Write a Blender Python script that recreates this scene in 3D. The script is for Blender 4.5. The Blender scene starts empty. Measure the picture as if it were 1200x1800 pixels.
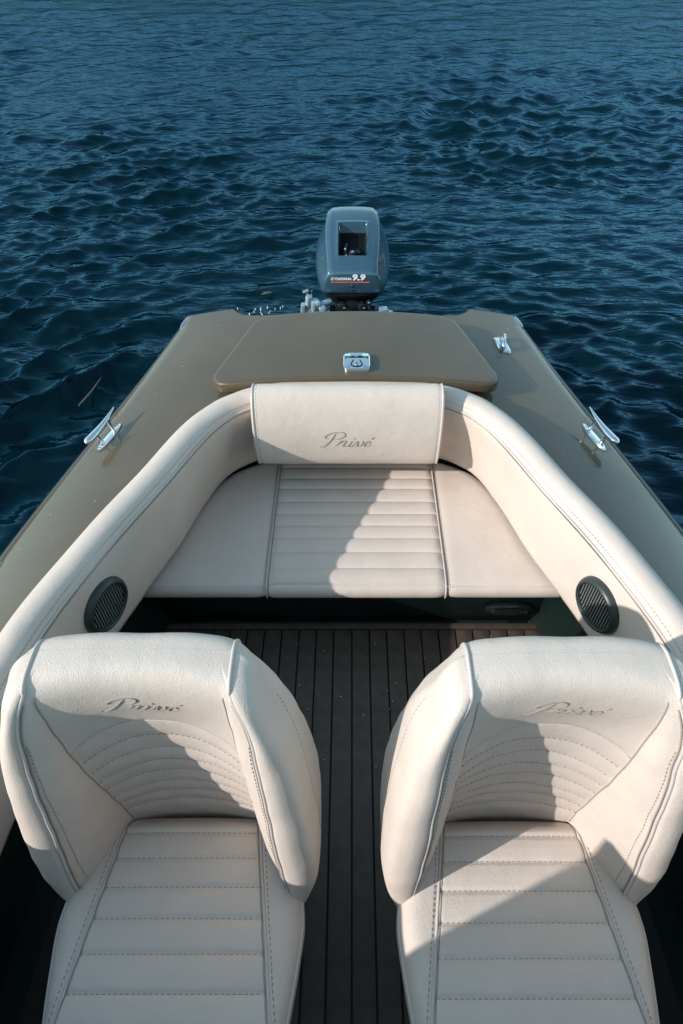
import bpy, bmesh, math, random
import numpy as np
from mathutils import Vector, Matrix, Quaternion

random.seed(7)
rng = np.random.default_rng(11)
R = math.radians
sc = bpy.context.scene
C = sc.collection

# ------------------------------------------------------------------ camera
cam_d = bpy.data.cameras.new('camera')
cam = bpy.data.objects.new('camera', cam_d)
C.objects.link(cam)
PITCH = math.atan(1160 / 1080.0)
cam.location = (0, 0, 1.66)
cam.rotation_euler = (math.pi / 2 - PITCH, 0, 0)
cam_d.sensor_fit = 'VERTICAL'
cam_d.sensor_height = 36.0
cam_d.lens = 36.0 * 1080 / 1800
cam_d.shift_x = -18 / 1800.0
cam_d.clip_start = 0.02
cam_d.clip_end = 3000
sc.camera = cam

# ------------------------------------------------------------------ light
SUN_EL = R(25.5)
SUN_AZ = R(22)            # how far the sun stands behind the camera, from the left side
to_sun = Vector((-math.cos(SUN_AZ) * math.cos(SUN_EL), -math.sin(SUN_AZ) * math.cos(SUN_EL), math.sin(SUN_EL)))
sun_d = bpy.data.lights.new('sun', 'SUN')
sun_d.energy = 2.1
sun_d.angle = R(0.5)
sun_d.color = (1.0, 0.97, 0.945)
sun = bpy.data.objects.new('sun', sun_d)
sun.rotation_euler = to_sun.to_track_quat('Z', 'Y').to_euler()
C.objects.link(sun)
world = bpy.data.worlds.new('World')
sc.world = world
world.use_nodes = True
wn = world.node_tree
bg = wn.nodes['Background']
sky = wn.nodes.new('ShaderNodeTexSky')
sky.sky_type = 'NISHITA'
sky.sun_disc = False
sky.sun_elevation = SUN_EL
sky.sun_rotation = math.atan2(to_sun.x, to_sun.y)
sky.air_density = 1.0
sky.dust_density = 0.3
sky.ozone_density = 2.0
tint = wn.nodes.new('ShaderNodeMix'); tint.data_type = 'RGBA'; tint.blend_type = 'MULTIPLY'
tint.inputs[0].default_value = 1.0
tint.inputs[7].default_value = (1.12, 1.11, 0.84, 1)      # stronger, less blue sky fill, so shaded vinyl turns neutral
wn.links.new(sky.outputs[0], tint.inputs[6])
wn.links.new(tint.outputs[2], bg.inputs[0])
bg.inputs[1].default_value = 0.15
sc.view_settings.view_transform = 'Standard'
sc.view_settings.look = 'None'
sc.view_settings.gamma = 1.0
sc.view_settings.exposure = 1.15
sc.view_settings.use_curve_mapping = False
sc.cycles.max_bounces = 6
sc.cycles.diffuse_bounces = 3
sc.cycles.glossy_bounces = 4
sc.cycles.caustics_reflective = False
sc.cycles.caustics_refractive = False

# ------------------------------------------------------------------ helpers
def mk_mesh(name, verts, faces, mats, smooth=True, fmat=None, sharp=None):
    me = bpy.data.meshes.new(name)
    v = np.asarray(verts, dtype=np.float32)
    me.from_pydata(v.tolist() if len(v) < 200000 else v.tolist(), [], faces)
    for m in (mats if isinstance(mats, (list, tuple)) else [mats]):
        me.materials.append(m)
    if smooth:
        me.polygons.foreach_set('use_smooth', np.ones(len(me.polygons), dtype=bool))
    if fmat is not None:
        me.polygons.foreach_set('material_index', np.asarray(fmat, dtype=np.int32))
    if sharp is not None:
        me.set_sharp_from_angle(angle=R(sharp))
    me.update()
    return me

def obj(name, me, parent=None):
    o = bpy.data.objects.new(name, me)
    C.objects.link(o)
    if parent is not None:
        o.parent = parent
    return o

def tag(o, label=None, cat=None, group=None, kind=None):
    if label: o['label'] = label
    if cat: o['category'] = cat
    if group: o['group'] = group
    if kind: o['kind'] = kind
    return o

def empty(name, loc=(0, 0, 0)):
    o = bpy.data.objects.new(name, None)
    o.empty_display_size = 0.1
    o.location = loc
    C.objects.link(o)
    return o

class MB:
    """collects pieces of one mesh"""
    def __init__(s):
        s.v = []; s.f = []; s.m = []
    def add(s, v, f, m=0):
        n = len(s.v)
        s.v += [tuple(float(c) for c in p) for p in v]
        s.f += [tuple(i + n for i in q) for q in f]
        s.m += [m] * len(f)
        return s
    def loft(s, rings, closed=True, cap0=False, cap1=False, m=0):
        k = len(rings[0]); v = []; f = []
        for r in rings: v += list(r)
        for a in range(len(rings) - 1):
            for b in range(k if closed else k - 1):
                c = (b + 1) % k
                f.append((a * k + b, a * k + c, (a + 1) * k + c, (a + 1) * k + b))
        if cap0: f.append(tuple(range(k))[::-1])
        if cap1: f.append(tuple((len(rings) - 1) * k + i for i in range(k)))
        return s.add(v, f, m)
    def tube(s, pts, r, seg=8, m=0, cap=True, closed=False):
        pts = [Vector(p) for p in pts]; n = len(pts)
        rr = r if isinstance(r, (list, tuple)) else [r] * n
        rings = []; up = None
        for i in range(n):
            if closed: t = (pts[(i + 1) % n] - pts[i - 1])
            else: t = pts[min(i + 1, n - 1)] - pts[max(i - 1, 0)]
            if t.length < 1e-9: t = Vector((0, 0, 1))
            t.normalize()
            if up is None:
                up = Vector((0, 0, 1)) if abs(t.z) < 0.9 else Vector((1, 0, 0))
            b = t.cross(up)
            if b.length < 1e-6: b = t.cross(Vector((0, 1, 0.1)))
            b.normalize(); up = b.cross(t).normalized()
            rings.append([pts[i] + (b * math.cos(2 * math.pi * q / seg) + up * math.sin(2 * math.pi * q / seg)) * rr[i] for q in range(seg)])
        if closed:
            rings.append(rings[0])
        return s.loft(rings, True, cap and not closed, cap and not closed, m)
    def box(s, c, d, bev=0.0, rot=None, m=0):
        x, y, z = (q / 2 for q in d); v = []; f = []
        if bev <= 0:
            v = [Vector((sx * x, sy * y, sz * z)) for sx in (-1, 1) for sy in (-1, 1) for sz in (-1, 1)]
            f = [(0, 1, 3, 2), (4, 6, 7, 5), (0, 4, 5, 1), (2, 3, 7, 6), (0, 2, 6, 4), (1, 5, 7, 3)]
        else:
            bm = bmesh.new(); bmesh.ops.create_cube(bm, size=1.0)
            for q in bm.verts: q.co = Vector((q.co.x * 2 * x, q.co.y * 2 * y, q.co.z * 2 * z))
            bmesh.ops.bevel(bm, geom=bm.edges[:], offset=bev, segments=2, affect='EDGES', profile=0.6)
            bm.verts.index_update()
            v = [q.co.copy() for q in bm.verts]; f = [tuple(q.index for q in p.verts) for p in bm.faces]; bm.free()
        if rot is not None: v = [rot @ q for q in v]
        c = Vector(c)
        return s.add([q + c for q in v], f, m)
    def cyl(s, c, axis, r, h, seg=20, bev=0.0, m=0):
        axis = Vector(axis).normalized(); c = Vector(c)
        a = axis.orthogonal().normalized(); b = axis.cross(a)
        prof = [(r, 0), (r, h)] if bev <= 0 else [(r, 0), (r, h - bev), (r - bev * .3, h - bev * .3), (r - bev, h)]
        rings = [[c + axis * q[1] + (a * math.cos(2 * math.pi * i / seg) + b * math.sin(2 * math.pi * i / seg)) * q[0] for i in range(seg)] for q in prof]
        return s.loft(rings, True, True, True, m)
    def build(s, name, mats, parent=None, smooth=True, sharp=40):
        return obj(name, mk_mesh(name, s.v, s.f, mats, smooth, s.m, sharp), parent)

def split(mb, name, mats, parent=None, smooth=True, sharp=40, fix=None):
    """each connected piece of the collected mesh becomes an object of its own"""
    par = list(range(len(mb.v)))
    def root_of(a):
        while par[a] != a:
            par[a] = par[par[a]]; a = par[a]
        return a
    for f in mb.f:
        a = root_of(f[0])
        for q in f[1:]:
            par[root_of(q)] = a
    comp = {}
    for k, f in enumerate(mb.f): comp.setdefault(root_of(f[0]), []).append(k)
    out = []
    for fs in comp.values():
        ids = sorted({q for k in fs for q in mb.f[k]}); mp = {q: j for j, q in enumerate(ids)}
        m = MB(); m.v = [mb.v[q] for q in ids]; m.f = [tuple(mp[q] for q in mb.f[k]) for k in fs]; m.m = [mb.m[k] for k in fs]
        o = m.build(name, mats, parent, smooth, sharp)
        if fix is not None: o.matrix_parent_inverse = fix
        out.append(o)
    return out

def crom(pts, n):
    """Catmull-Rom through pts, n samples evenly in parameter, chord length spaced"""
    p = np.asarray(pts, dtype=float)
    d = np.sqrt(((p[1:] - p[:-1]) ** 2).sum(1)); d = np.maximum(d, 1e-9)
    t = np.concatenate([[0], np.cumsum(d ** 0.5)])
    m = np.zeros_like(p)
    m[1:-1] = (p[2:] - p[:-2]) / (t[2:] - t[:-2])[:, None]
    m[0] = (p[1] - p[0]) / (t[1] - t[0]); m[-1] = (p[-1] - p[-2]) / (t[-1] - t[-2])
    q = np.linspace(t[0], t[-1], n)
    i = np.clip(np.searchsorted(t, q, 'right') - 1, 0, len(p) - 2)
    h = (t[i + 1] - t[i])[:, None]; s = ((q - t[i])[:, None]) / h
    return (2 * s**3 - 3 * s**2 + 1) * p[i] + (s**3 - 2 * s**2 + s) * h * m[i] + (-2 * s**3 + 3 * s**2) * p[i + 1] + (s**3 - s**2) * h * m[i + 1]

def even(pts, n):
    p = np.asarray(pts, dtype=float)
    d = np.concatenate([[0], np.cumsum(np.sqrt(((p[1:] - p[:-1]) ** 2).sum(1)))])
    q = np.linspace(0, d[-1], n)
    return np.stack([np.interp(q, d, p[:, k]) for k in range(p.shape[1])], 1)

def pl(xs, ys):
    """smooth 1-D interpolator"""
    xs = np.asarray(xs, float); ys = np.asarray(ys, float)
    m = np.gradient(ys, xs)
    def f(q):
        q = np.asarray(q, float)
        i = np.clip(np.searchsorted(xs, q, 'right') - 1, 0, len(xs) - 2)
        h = xs[i + 1] - xs[i]; s = np.clip((q - xs[i]) / h, 0, 1)
        return (2*s**3-3*s**2+1)*ys[i] + (s**3-2*s**2+s)*h*m[i] + (-2*s**3+3*s**2)*ys[i+1] + (s**3-s**2)*h*m[i+1]
    return f

# ------------------------------------------------------------------ materials
def mat(name, col, rough=0.5, metal=0.0, coat=0.0, coat_rough=0.05, ior=1.5, spec=0.5, var=0.0, var_scale=8.0,
        bumps=(), rvar=0.0, col2=None):
    m = bpy.data.materials.new(name); m.use_nodes = True
    nt = m.node_tree; b = nt.nodes['Principled BSDF']
    b.inputs['Base Color'].default_value = (*col, 1)
    b.inputs['Roughness'].default_value = rough
    b.inputs['Metallic'].default_value = metal
    b.inputs['IOR'].default_value = ior
    b.inputs['Specular IOR Level'].default_value = spec
    b.inputs['Coat Weight'].default_value = coat
    b.inputs['Coat Roughness'].default_value = coat_rough
    tc = nt.nodes.new('ShaderNodeTexCoord')
    if var > 0:
        n = nt.nodes.new('ShaderNodeTexNoise'); n.inputs['Scale'].default_value = var_scale
        n.inputs['Detail'].default_value = 6; n.inputs['Roughness'].default_value = .6
        nt.links.new(tc.outputs['Object'], n.inputs['Vector'])
        mx = nt.nodes.new('ShaderNodeMix'); mx.data_type = 'RGBA'
        c2 = col2 if col2 else tuple(q * (1 - var) for q in col)
        c1 = col if col2 else tuple(min(1, q * (1 + var)) for q in col)
        mx.inputs[6].default_value = (*c2, 1); mx.inputs[7].default_value = (*c1, 1)
        rp = nt.nodes.new('ShaderNodeMapRange'); rp.inputs[1].default_value = .3; rp.inputs[2].default_value = .7
        nt.links.new(n.outputs[0], rp.inputs[0]); nt.links.new(rp.outputs[0], mx.inputs[0])
        nt.links.new(mx.outputs[2], b.inputs['Base Color'])
        if rvar > 0:
            rr = nt.nodes.new('ShaderNodeMapRange'); rr.inputs[1].default_value = .3; rr.inputs[2].default_value = .7
            rr.inputs[3].default_value = max(0.01, rough - rvar); rr.inputs[4].default_value = rough + rvar
            nt.links.new(n.outputs[0], rr.inputs[0]); nt.links.new(rr.outputs[0], b.inputs['Roughness'])
    prev = None
    for kind, scale, strength, dist in bumps:
        if kind == 'voronoi':
            t = nt.nodes.new('ShaderNodeTexVoronoi'); t.feature = 'F1'
        else:
            t = nt.nodes.new('ShaderNodeTexNoise'); t.inputs['Detail'].default_value = 4
        t.inputs['Scale'].default_value = scale
        nt.links.new(tc.outputs['Object'], t.inputs['Vector'])
        bp = nt.nodes.new('ShaderNodeBump'); bp.inputs['Strength'].default_value = strength; bp.inputs['Distance'].default_value = dist
        nt.links.new(t.outputs[0], bp.inputs['Height'])
        if prev: nt.links.new(prev.outputs[0], bp.inputs['Normal'])
        prev = bp
    if prev:
        nt.links.new(prev.outputs[0], b.inputs['Normal'])
        if coat > 0: pass
    return m

LEATHER = mat('cream_vinyl', (.635, .53, .455), .5, var=.05, var_scale=6, spec=.32,
              bumps=(('noise', 11, .5, .007), ('noise', 45, .3, .0018), ('voronoi', 560, .5, .0010)))
LEATHER_SEAM = mat('cream_vinyl_seam', (.56, .485, .44), .5, spec=.4)
THREAD = mat('taupe_thread', (.33, .28, .235), .8)
SCRIPT_SHADE = mat('script_groove_shade', (.27, .225, .19), .8)  # darker taupe paints the shade of the pressed script's grooves
DECK = mat('olive_lacquer', (.096, .069, .038), .36, coat=.8, coat_rough=.025, var=.13, var_scale=4.0, spec=.2)
RUB = mat('black_rubber', (.012, .014, .014), .45)
LINER = mat('black_green_gelcoat', (.004, .011, .0095), .3, var=.2, var_scale=9)
HULLM = mat('olive_hull', (.11, .095, .07), .3, coat=.6)
PLANK = mat('dark_teak_mat', (.075, .055, .040), .6, var=.25, var_scale=30, bumps=(('noise', 180, .25, .001),))
CAULK = mat('black_caulk', (.016, .015, .014), .7)
CHROME = mat('polished_steel', (.78, .80, .82), .07, metal=1.0)
STEEL = mat('brushed_steel', (.55, .58, .60), .28, metal=1.0)
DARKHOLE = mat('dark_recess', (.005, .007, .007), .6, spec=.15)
SPK = mat('black_plastic', (.030, .038, .036), .4)
SPK_SLAT = mat('grille_plastic', (.13, .14, .13), .5)
COWL = mat('blue_grey_cowl', (.045, .105, .150), .22, metal=.35, coat=1.0, coat_rough=.04, var=.06, var_scale=6)
BLACKMET = mat('black_engine_metal', (.014, .018, .02), .35, metal=.3)
PALEMET = mat('pale_blue_aluminium', (.36, .48, .54), .35, metal=.5)
WHITE = mat('white_decal', (.8, .8, .8), .4)
RED = mat('red_decal', (.62, .12, .08), .4)
SMOKE = mat('smoked_acrylic', (.01, .012, .013), .1)
SAND = mat('pale_sand', (.17, .15, .125), .9, var=.35, var_scale=1.2, bumps=(('noise', 6, .6, .05),))
RIDGE_DARK = mat('added_ridge_dark', (.014, .022, .020), .95, var=.4, var_scale=.05)  # near black, so the added ridge mirrors dark in the water
TWIG = mat('dry_reed', (.09, .09, .07), .8)
FOAM = mat('white_foam', (.75, .78, .78), .6)

# ------------------------------------------------------------------ boat shape functions
_E = pl([-2.9, -2.5, -2.0, -1.4, -.8, -.2, .3, .7, 1.035, 1.24, 1.497, 1.767, 2.12, 2.3],
        [.03, .36, .66, .86, .96, 1.01, 1.025, 1.01, .948, .880, .791, .7035, .611, .565])
def half_beam(y): return _E(y)
def zd(x, y=0.0):
    y = np.asarray(y, float)
    return .52 - .12 * np.asarray(x, float) ** 2 - .06 * np.asarray(x, float) ** 4 + np.clip(-.4 - y, 0, None) ** 1.5 * .05
def deck_pt(x, y, h=0.0):
    """point and frame on the crowned deck"""
    s = -.24 * x - .24 * x ** 3
    n = Vector((-s, 0, 1)).normalized()
    return Vector((x, y, float(zd(x, y)))) + n * h, n

# coaming: outer contact line in plan, right half from the middle of the stern forward
_half = [(0, 1.592), (.12, 1.59), (.22, 1.582), (.308, 1.558), (.37, 1.524), (.416, 1.487), (.482, 1.392), (.575, 1.174), (.672, .950),
         (.737, .762), (.772, .60), (.80, .35), (.812, .05), (.81, -.35), (.80, -.72)]
_full = [(-x, y) for x, y in _half[:0:-1]] + _half
COAM = even(crom(_full, 900), 520)
_tg = np.gradient(COAM, axis=0); _tg /= np.linalg.norm(_tg, axis=1)[:, None]
COAM_IN = np.stack([_tg[:, 1], -_tg[:, 0]], 1)      # inboard normal
if (COAM_IN[260] @ np.array([0, -1])) < 0: COAM_IN = -COAM_IN

def coam_pt(i, d, z):
    p = COAM[i] + COAM_IN[i] * d
    return (p[0], p[1], z)

# ------------------------------------------------------------------ water
def build_water():
    ang = np.concatenate([np.linspace(-180, -85, 24)[:-1], np.linspace(-85, -37, 110)[:-1], np.linspace(-37, 37, 680), np.linspace(37, 85, 110)[1:], np.linspace(85, 180, 24)[1:-1]])
    ang = np.radians(ang)
    n1 = 860
    # rows evenly spaced as seen from standing height
    dep = np.linspace(math.atan2(1.66, .9), math.atan2(1.66, 15.0), n1)
    r = 1.66 / np.tan(dep)
    r = np.concatenate([r, np.geomspace(15.2, 900, 70)])
    A, Rr = np.meshgrid(ang.astype(np.float32), r.astype(np.float32))
    x = Rr * np.sin(A); y = Rr * np.cos(A)
    dr = np.gradient(r)[:, None] * np.ones_like(A); da = Rr * np.abs(np.gradient(ang))[None, :]
    cell = np.maximum(dr, da)
    z = np.zeros_like(x); px = np.zeros_like(x); py = np.zeros_like(x)
    def fade(lam): return np.clip((lam / cell - 2.2) / 2.5, 0, 1)
    # slow patches of more and less wind
    gust = np.zeros_like(x)
    for k in range(7):
        l = rng.uniform(2.0, 7.0); a = rng.uniform(0, 2 * math.pi)
        gust += np.sin((x * math.cos(a) + y * math.sin(a)) * 2 * math.pi / l + rng.uniform(0, 6.28))
    gust = np.clip(1.0 + .22 * gust, .45, 1.7)
    lee = 1 - .75 * np.exp(-(((x + 1.25) / .55) ** 2 + ((y - .95) / .8) ** 2)) - .35 * np.exp(-(((x - 1.3) / .4) ** 2 + ((y - 1.2) / .6) ** 2))
    N = 96
    lams = np.exp(rng.uniform(math.log(.085), math.log(1.0), N))
    for k in range(N):
        lam = lams[k]
        th = R(98) + rng.normal(0, R(24)) if k % 3 else R(150) + rng.normal(0, R(26))
        kx, ky = math.cos(th), math.sin(th); kk = 2 * math.pi / lam
        steep = .038 * (lam / .3) ** -.15 * rng.uniform(.5, 1.25)
        if lam > .5: steep *= .55
        a = steep / kk
        ph = kk * (kx * x + ky * y) + rng.uniform(0, 6.28)
        w = a * fade(lam) * gust * lee
        z += w * np.cos(ph); px -= w * kx * np.sin(ph) * .75; py -= w * ky * np.sin(ph) * .75
    # rings sent out by the rocking boat
    for k in range(9):
        cx, cy = rng.normal(0, .25), 1.1 + rng.normal(0, .35)
        rr = np.hypot((x - cx) * 1.15, y - cy)
        lam = rng.uniform(.20, .48); kk = 2 * math.pi / lam
        wob = sum(rng.uniform(.2, .55) * np.sin((x * math.cos(b) + y * math.sin(b)) * 2 * math.pi / l + rng.uniform(0, 6.28))
                  for b, l in zip(rng.uniform(0, 6.28, 5), rng.uniform(.7, 2.6, 5)))
        ph = kk * rr + wob + rng.uniform(0, 6.28)
        w = .082 / kk * np.exp(-np.clip(rr - 1.2, 0, None) / 6.0) * fade(lam) * gust * lee
        z += w * np.cos(ph); ux = (x - cx) / np.maximum(rr, .1); uy = (y - cy) / np.maximum(rr, .1)
        px -= w * ux * np.sin(ph) * .8; py -= w * uy * np.sin(ph) * .8
    X = x + px; Y = y + py
    nr, na = x.shape
    V = np.stack([X.ravel(), Y.ravel(), z.ravel()], 1)
    idx = np.arange(nr * na).reshape(nr, na)
    i2 = np.roll(idx, -1, axis=1)
    q = np.stack([idx[:-1], i2[:-1], i2[1:], idx[1:]], -1).reshape(-1, 4)
    inside = (np.abs(x) < half_beam(np.clip(y, -2.9, 2.3)) - .16) & (y > -2.6) & (y < 2.0)
    ins = inside.ravel()
    q = q[~ins[q].all(1)]
    me = bpy.data.meshes.new('water')
    me.vertices.add(len(V)); me.vertices.foreach_set('co', V.astype(np.float32).ravel())
    me.loops.add(len(q) * 4); me.loops.foreach_set('vertex_index', q.astype(np.int32).ravel())
    me.polygons.add(len(q)); me.polygons.foreach_set('loop_start', np.arange(0, len(q) * 4, 4, dtype=np.int32))
    me.polygons.foreach_set('use_smooth', np.ones(len(q), dtype=bool))
    me.update(calc_edges=True); me.validate()
    m = bpy.data.materials.new('lake_water'); m.use_nodes = True
    nt = m.node_tree; nt.nodes.remove(nt.nodes['Principled BSDF'])
    dif = nt.nodes.new('ShaderNodeBsdfDiffuse'); dif.inputs['Color'].default_value = (.0004, .0090, .0120, 1)
    glo = nt.nodes.new('ShaderNodeBsdfGlossy'); glo.inputs['Color'].default_value = (.30, .59, .86, 1); glo.inputs['Roughness'].default_value = .07
    fre = nt.nodes.new('ShaderNodeFresnel'); fre.inputs['IOR'].default_value = 1.30
    cap = nt.nodes.new('ShaderNodeMapRange'); cap.inputs[1].default_value = 0; cap.inputs[2].default_value = .17; cap.inputs[3].default_value = 0; cap.inputs[4].default_value = .215
    mix = nt.nodes.new('ShaderNodeMixShader')
    nt.links.new(fre.outputs[0], cap.inputs[0]); nt.links.new(cap.outputs[0], mix.inputs[0])
    nt.links.new(dif.outputs[0], mix.inputs[1]); nt.links.new(glo.outputs[0], mix.inputs[2])
    nt.links.new(mix.outputs[0], nt.nodes['Material Output'].inputs[0])
    tc = nt.nodes.new('ShaderNodeTexCoord')
    mp = nt.nodes.new('ShaderNodeMapping'); mp.inputs['Scale'].default_value = (.5, 1.25, 1); nt.links.new(tc.outputs['Object'], mp.inputs['Vector'])
    prev = None
    for s, st, d in ((5, .7, .032), (14, .7, .010), (40, .5, .0024)):
        n = nt.nodes.new('ShaderNodeTexNoise'); n.inputs['Scale'].default_value = s; n.inputs['Detail'].default_value = 3
        nt.links.new(mp.outputs[0], n.inputs['Vector'])
        bp = nt.nodes.new('ShaderNodeBump'); bp.inputs['Strength'].default_value = st; bp.inputs['Distance'].default_value = d
        nt.links.new(n.outputs[0], bp.inputs['Height'])
        if prev: nt.links.new(prev.outputs[0], bp.inputs['Normal'])
        prev = bp
    for q in (dif, glo, fre): nt.links.new(prev.outputs[0], q.inputs['Normal'])
    me.materials.append(m)
    o = obj('water', me)
    tag(o, 'dark blue rippled lake water around the boat', 'water', kind='structure')
build_water()

# far bank: pale sandy strip that just shows at the top right corner
def build_bank():
    ex = np.array([-60, -34, -18, -8, -2, 2.4, 3.6, 4.6, 5.6, 8, 12, 20, 34, 50])
    ey = np.array([46, 34, 25, 19.5, 16.5, 14.6, 13.75, 13.2, 12.85, 12.4, 11.5, 8.6, 0, -14])
    p = even(np.stack([ex, ey], 1), 220)
    t = np.gradient(p, axis=0); t /= np.linalg.norm(t, axis=1)[:, None]
    nrm = np.stack([-t[:, 1], t[:, 0]], 1)
    r2 = np.random.default_rng(3)
    jit = np.convolve(r2.normal(0, 1, 260), np.ones(9) / 9, 'same')[:220] * .25
    def sheet(spec, rough):
        out = []
        for d, h in spec:
            q = p + nrm * (d + jit[:, None] * (.6 if d < 3 else 0))
            zz = h + r2.normal(0, rough, 220) * max(.02, h) * (d > .1)
            out.append([(a[0], a[1], float(c)) for a, c in zip(q, zz)])
        return out
    mb = MB(); mb.loft(sheet(((-.5, -.15), (-.05, -.02), (.25, .05), (.9, .16), (2.2, .3), (5, .6)), .1), closed=False)
    o = mb.build('bank', SAND, sharp=None)
    tag(o, 'pale sandy bank at the far edge of the water', 'bank', kind='structure')
build_bank()
def build_added_ridge():  # unseen ridge, added to darken the far water's reflections
    n = 160; r2 = np.random.default_rng(9)
    a = np.linspace(0, 2 * math.pi, n, endpoint=False)
    prof = sum(r2.uniform(2, 6) * np.sin(k * a + r2.uniform(0, 6.28)) for k in (2, 3, 5, 9, 17))
    rings = []
    for r_, h in ((420, -1), (440, 14), (500, 44), (600, 84), (900, 110)):
        rings.append([(r_ * math.cos(q), r_ * math.sin(q), max(-1, h + p_ * h / 60 + r2.normal(0, .6))) for q, p_ in zip(a, prof)])
    mb = MB(); mb.loft(rings, True)
    tag(mb.build('added_ridge', RIDGE_DARK, sharp=None), 'unseen dark ridge added round the lake to darken its reflections', 'added_ridge', kind='structure')
build_added_ridge()

# ------------------------------------------------------------------ boat
boat = empty('motor_boat', (0, 0, 0))
tag(boat, 'small olive lacquered motor boat with dark floor and cream padded cockpit rim', 'boat')

def build_hull():
    ys = np.concatenate([np.linspace(-2.88, -2.2, 20), np.linspace(-2.15, 2.12, 90)])
    mb = MB()
    for s in (-1, 1):
        rings = []
        for y in ys:
            e = float(half_beam(y)); ze = float(zd(e, y)) - .012
            k = min(1, (y + 2.9) / .9)
            rings.append([(s * (e + .004), y, ze), (s * (e + .004), y, ze - .03), (s * (e - .015), y, ze - .10), (s * max(0, e - .10 * k), y, .02),
                          (s * max(0, e - .22 * k - .1), y, -.14), (0, y, -.26 * k - .02)])
        mb.loft(rings, closed=False)
    # transom with the lowered cut for the engine
    e = float(half_beam(2.12))
    out = [(-e, float(zd(e))), (-.445, float(zd(.44))), (-.40, .40), (.40, .40), (.445, float(zd(.44))), (e, float(zd(e))), (e - .1, .02), (e - .3, -.14), (0, -.26), (-e + .3, -.14), (-e + .1, .02)]
    fr = [(x, 2.118, z - .008) for x, z in out]; bk = [(x, 2.07, z - .008) for x, z in out]
    mb.loft([fr, bk], True, True, True)
    mb.build('hull', HULLM, boat, sharp=35)
build_hull()

_coin = COAM + COAM_IN * .03
def deck_inner(y):
    """x where the deck tucks under the coaming"""
    half = _coin[260:]
    if y >= half[0, 1] - 1e-4: return 0.0
    if y < -.70: return 0.0
    # first crossing from the stern forward
    yy = half[:, 1]; xx = half[:, 0]
    return float(np.interp(-y, -yy, xx))

def notch(y):
    return float(np.interp(y, [2.045, 2.055, 2.062, 2.075, 2.09, 2.105, 2.12], [.0, .33, .372, .40, .418, .430, .440]))

def build_deck():
    ys = np.unique(np.concatenate([np.linspace(-2.86, -.72, 40), np.linspace(-.69, 1.45, 90), np.linspace(1.45, 1.57, 60), np.linspace(1.57, 2.045, 24), np.linspace(2.045, 2.12, 16)]))
    mb = MB()
    for s in (-1, 1):
        rings = []
        for y in ys:
            e = float(half_beam(y))
            xi = notch(y) if y > 2.045 else deck_inner(y)
            row = []
            for f in np.linspace(0, 1, 20):
                x = xi + (e - .008 - xi) * f
                row.append((s * x, y, float(zd(x, y))))
            z0 = float(zd(e, y))
            row += [(s * (e - .003), y, z0 - .001), (s * e, y, z0 - .005), (s * e, y, z0 - .02)]
            rings.append(row if s > 0 else row[::-1])
        mb.loft(rings, closed=False)
    # wall of the engine cut
    yn = np.linspace(2.045, 2.12, 16)
    ed = [(-notch(y), y) for y in yn[::-1]] + [(notch(y), y) for y in yn]
    mb.loft([[(x, y, float(zd(x)) - .0005) for x, y in ed], [(x, y, .39) for x, y in ed]], closed=False)
    mb.build('deck', DECK, boat, sharp=50)
    # stern edge trim
    for s in (-1, 1):
        e = float(half_beam(2.12))
        t = MB(); t.tube([(s * x, 2.123, float(zd(x)) - .006) for x in np.linspace(.44, e, 8)], .006, 8)
        t.build('stern_trim', HULLM, boat)
build_deck()

def build_rub_rails():
    for s in (-1, 1):
        ys = np.linspace(-2.5, 2.08, 120)
        m = MB(); m.tube([(s * (float(half_beam(y)) + .006), y, float(zd(half_beam(y), y)) - .02) for y in ys], .011, 8)
        rail = m.build('rub_rail', RUB, boat)
        m = MB()
        m.tube([(s * (float(half_beam(y)) + .004), y, float(zd(half_beam(y), y)) - .011) for y in ys], .0028, 6)
        m.build('trim_bead', STEEL, rail)
        m = MB()
        for k, (y0, y1) in enumerate(((2.055, 2.125),)):
            pts = [(s * (float(half_beam(y)) + .004), y, float(zd(half_beam(y), y)) - .009) for y in np.linspace(y0, y1, 6)]
            m.tube(pts, [.006, .009, .010, .010, .009, .006], 10)
        m.build('end_cap', STEEL, rail)
build_rub_rails()

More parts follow.
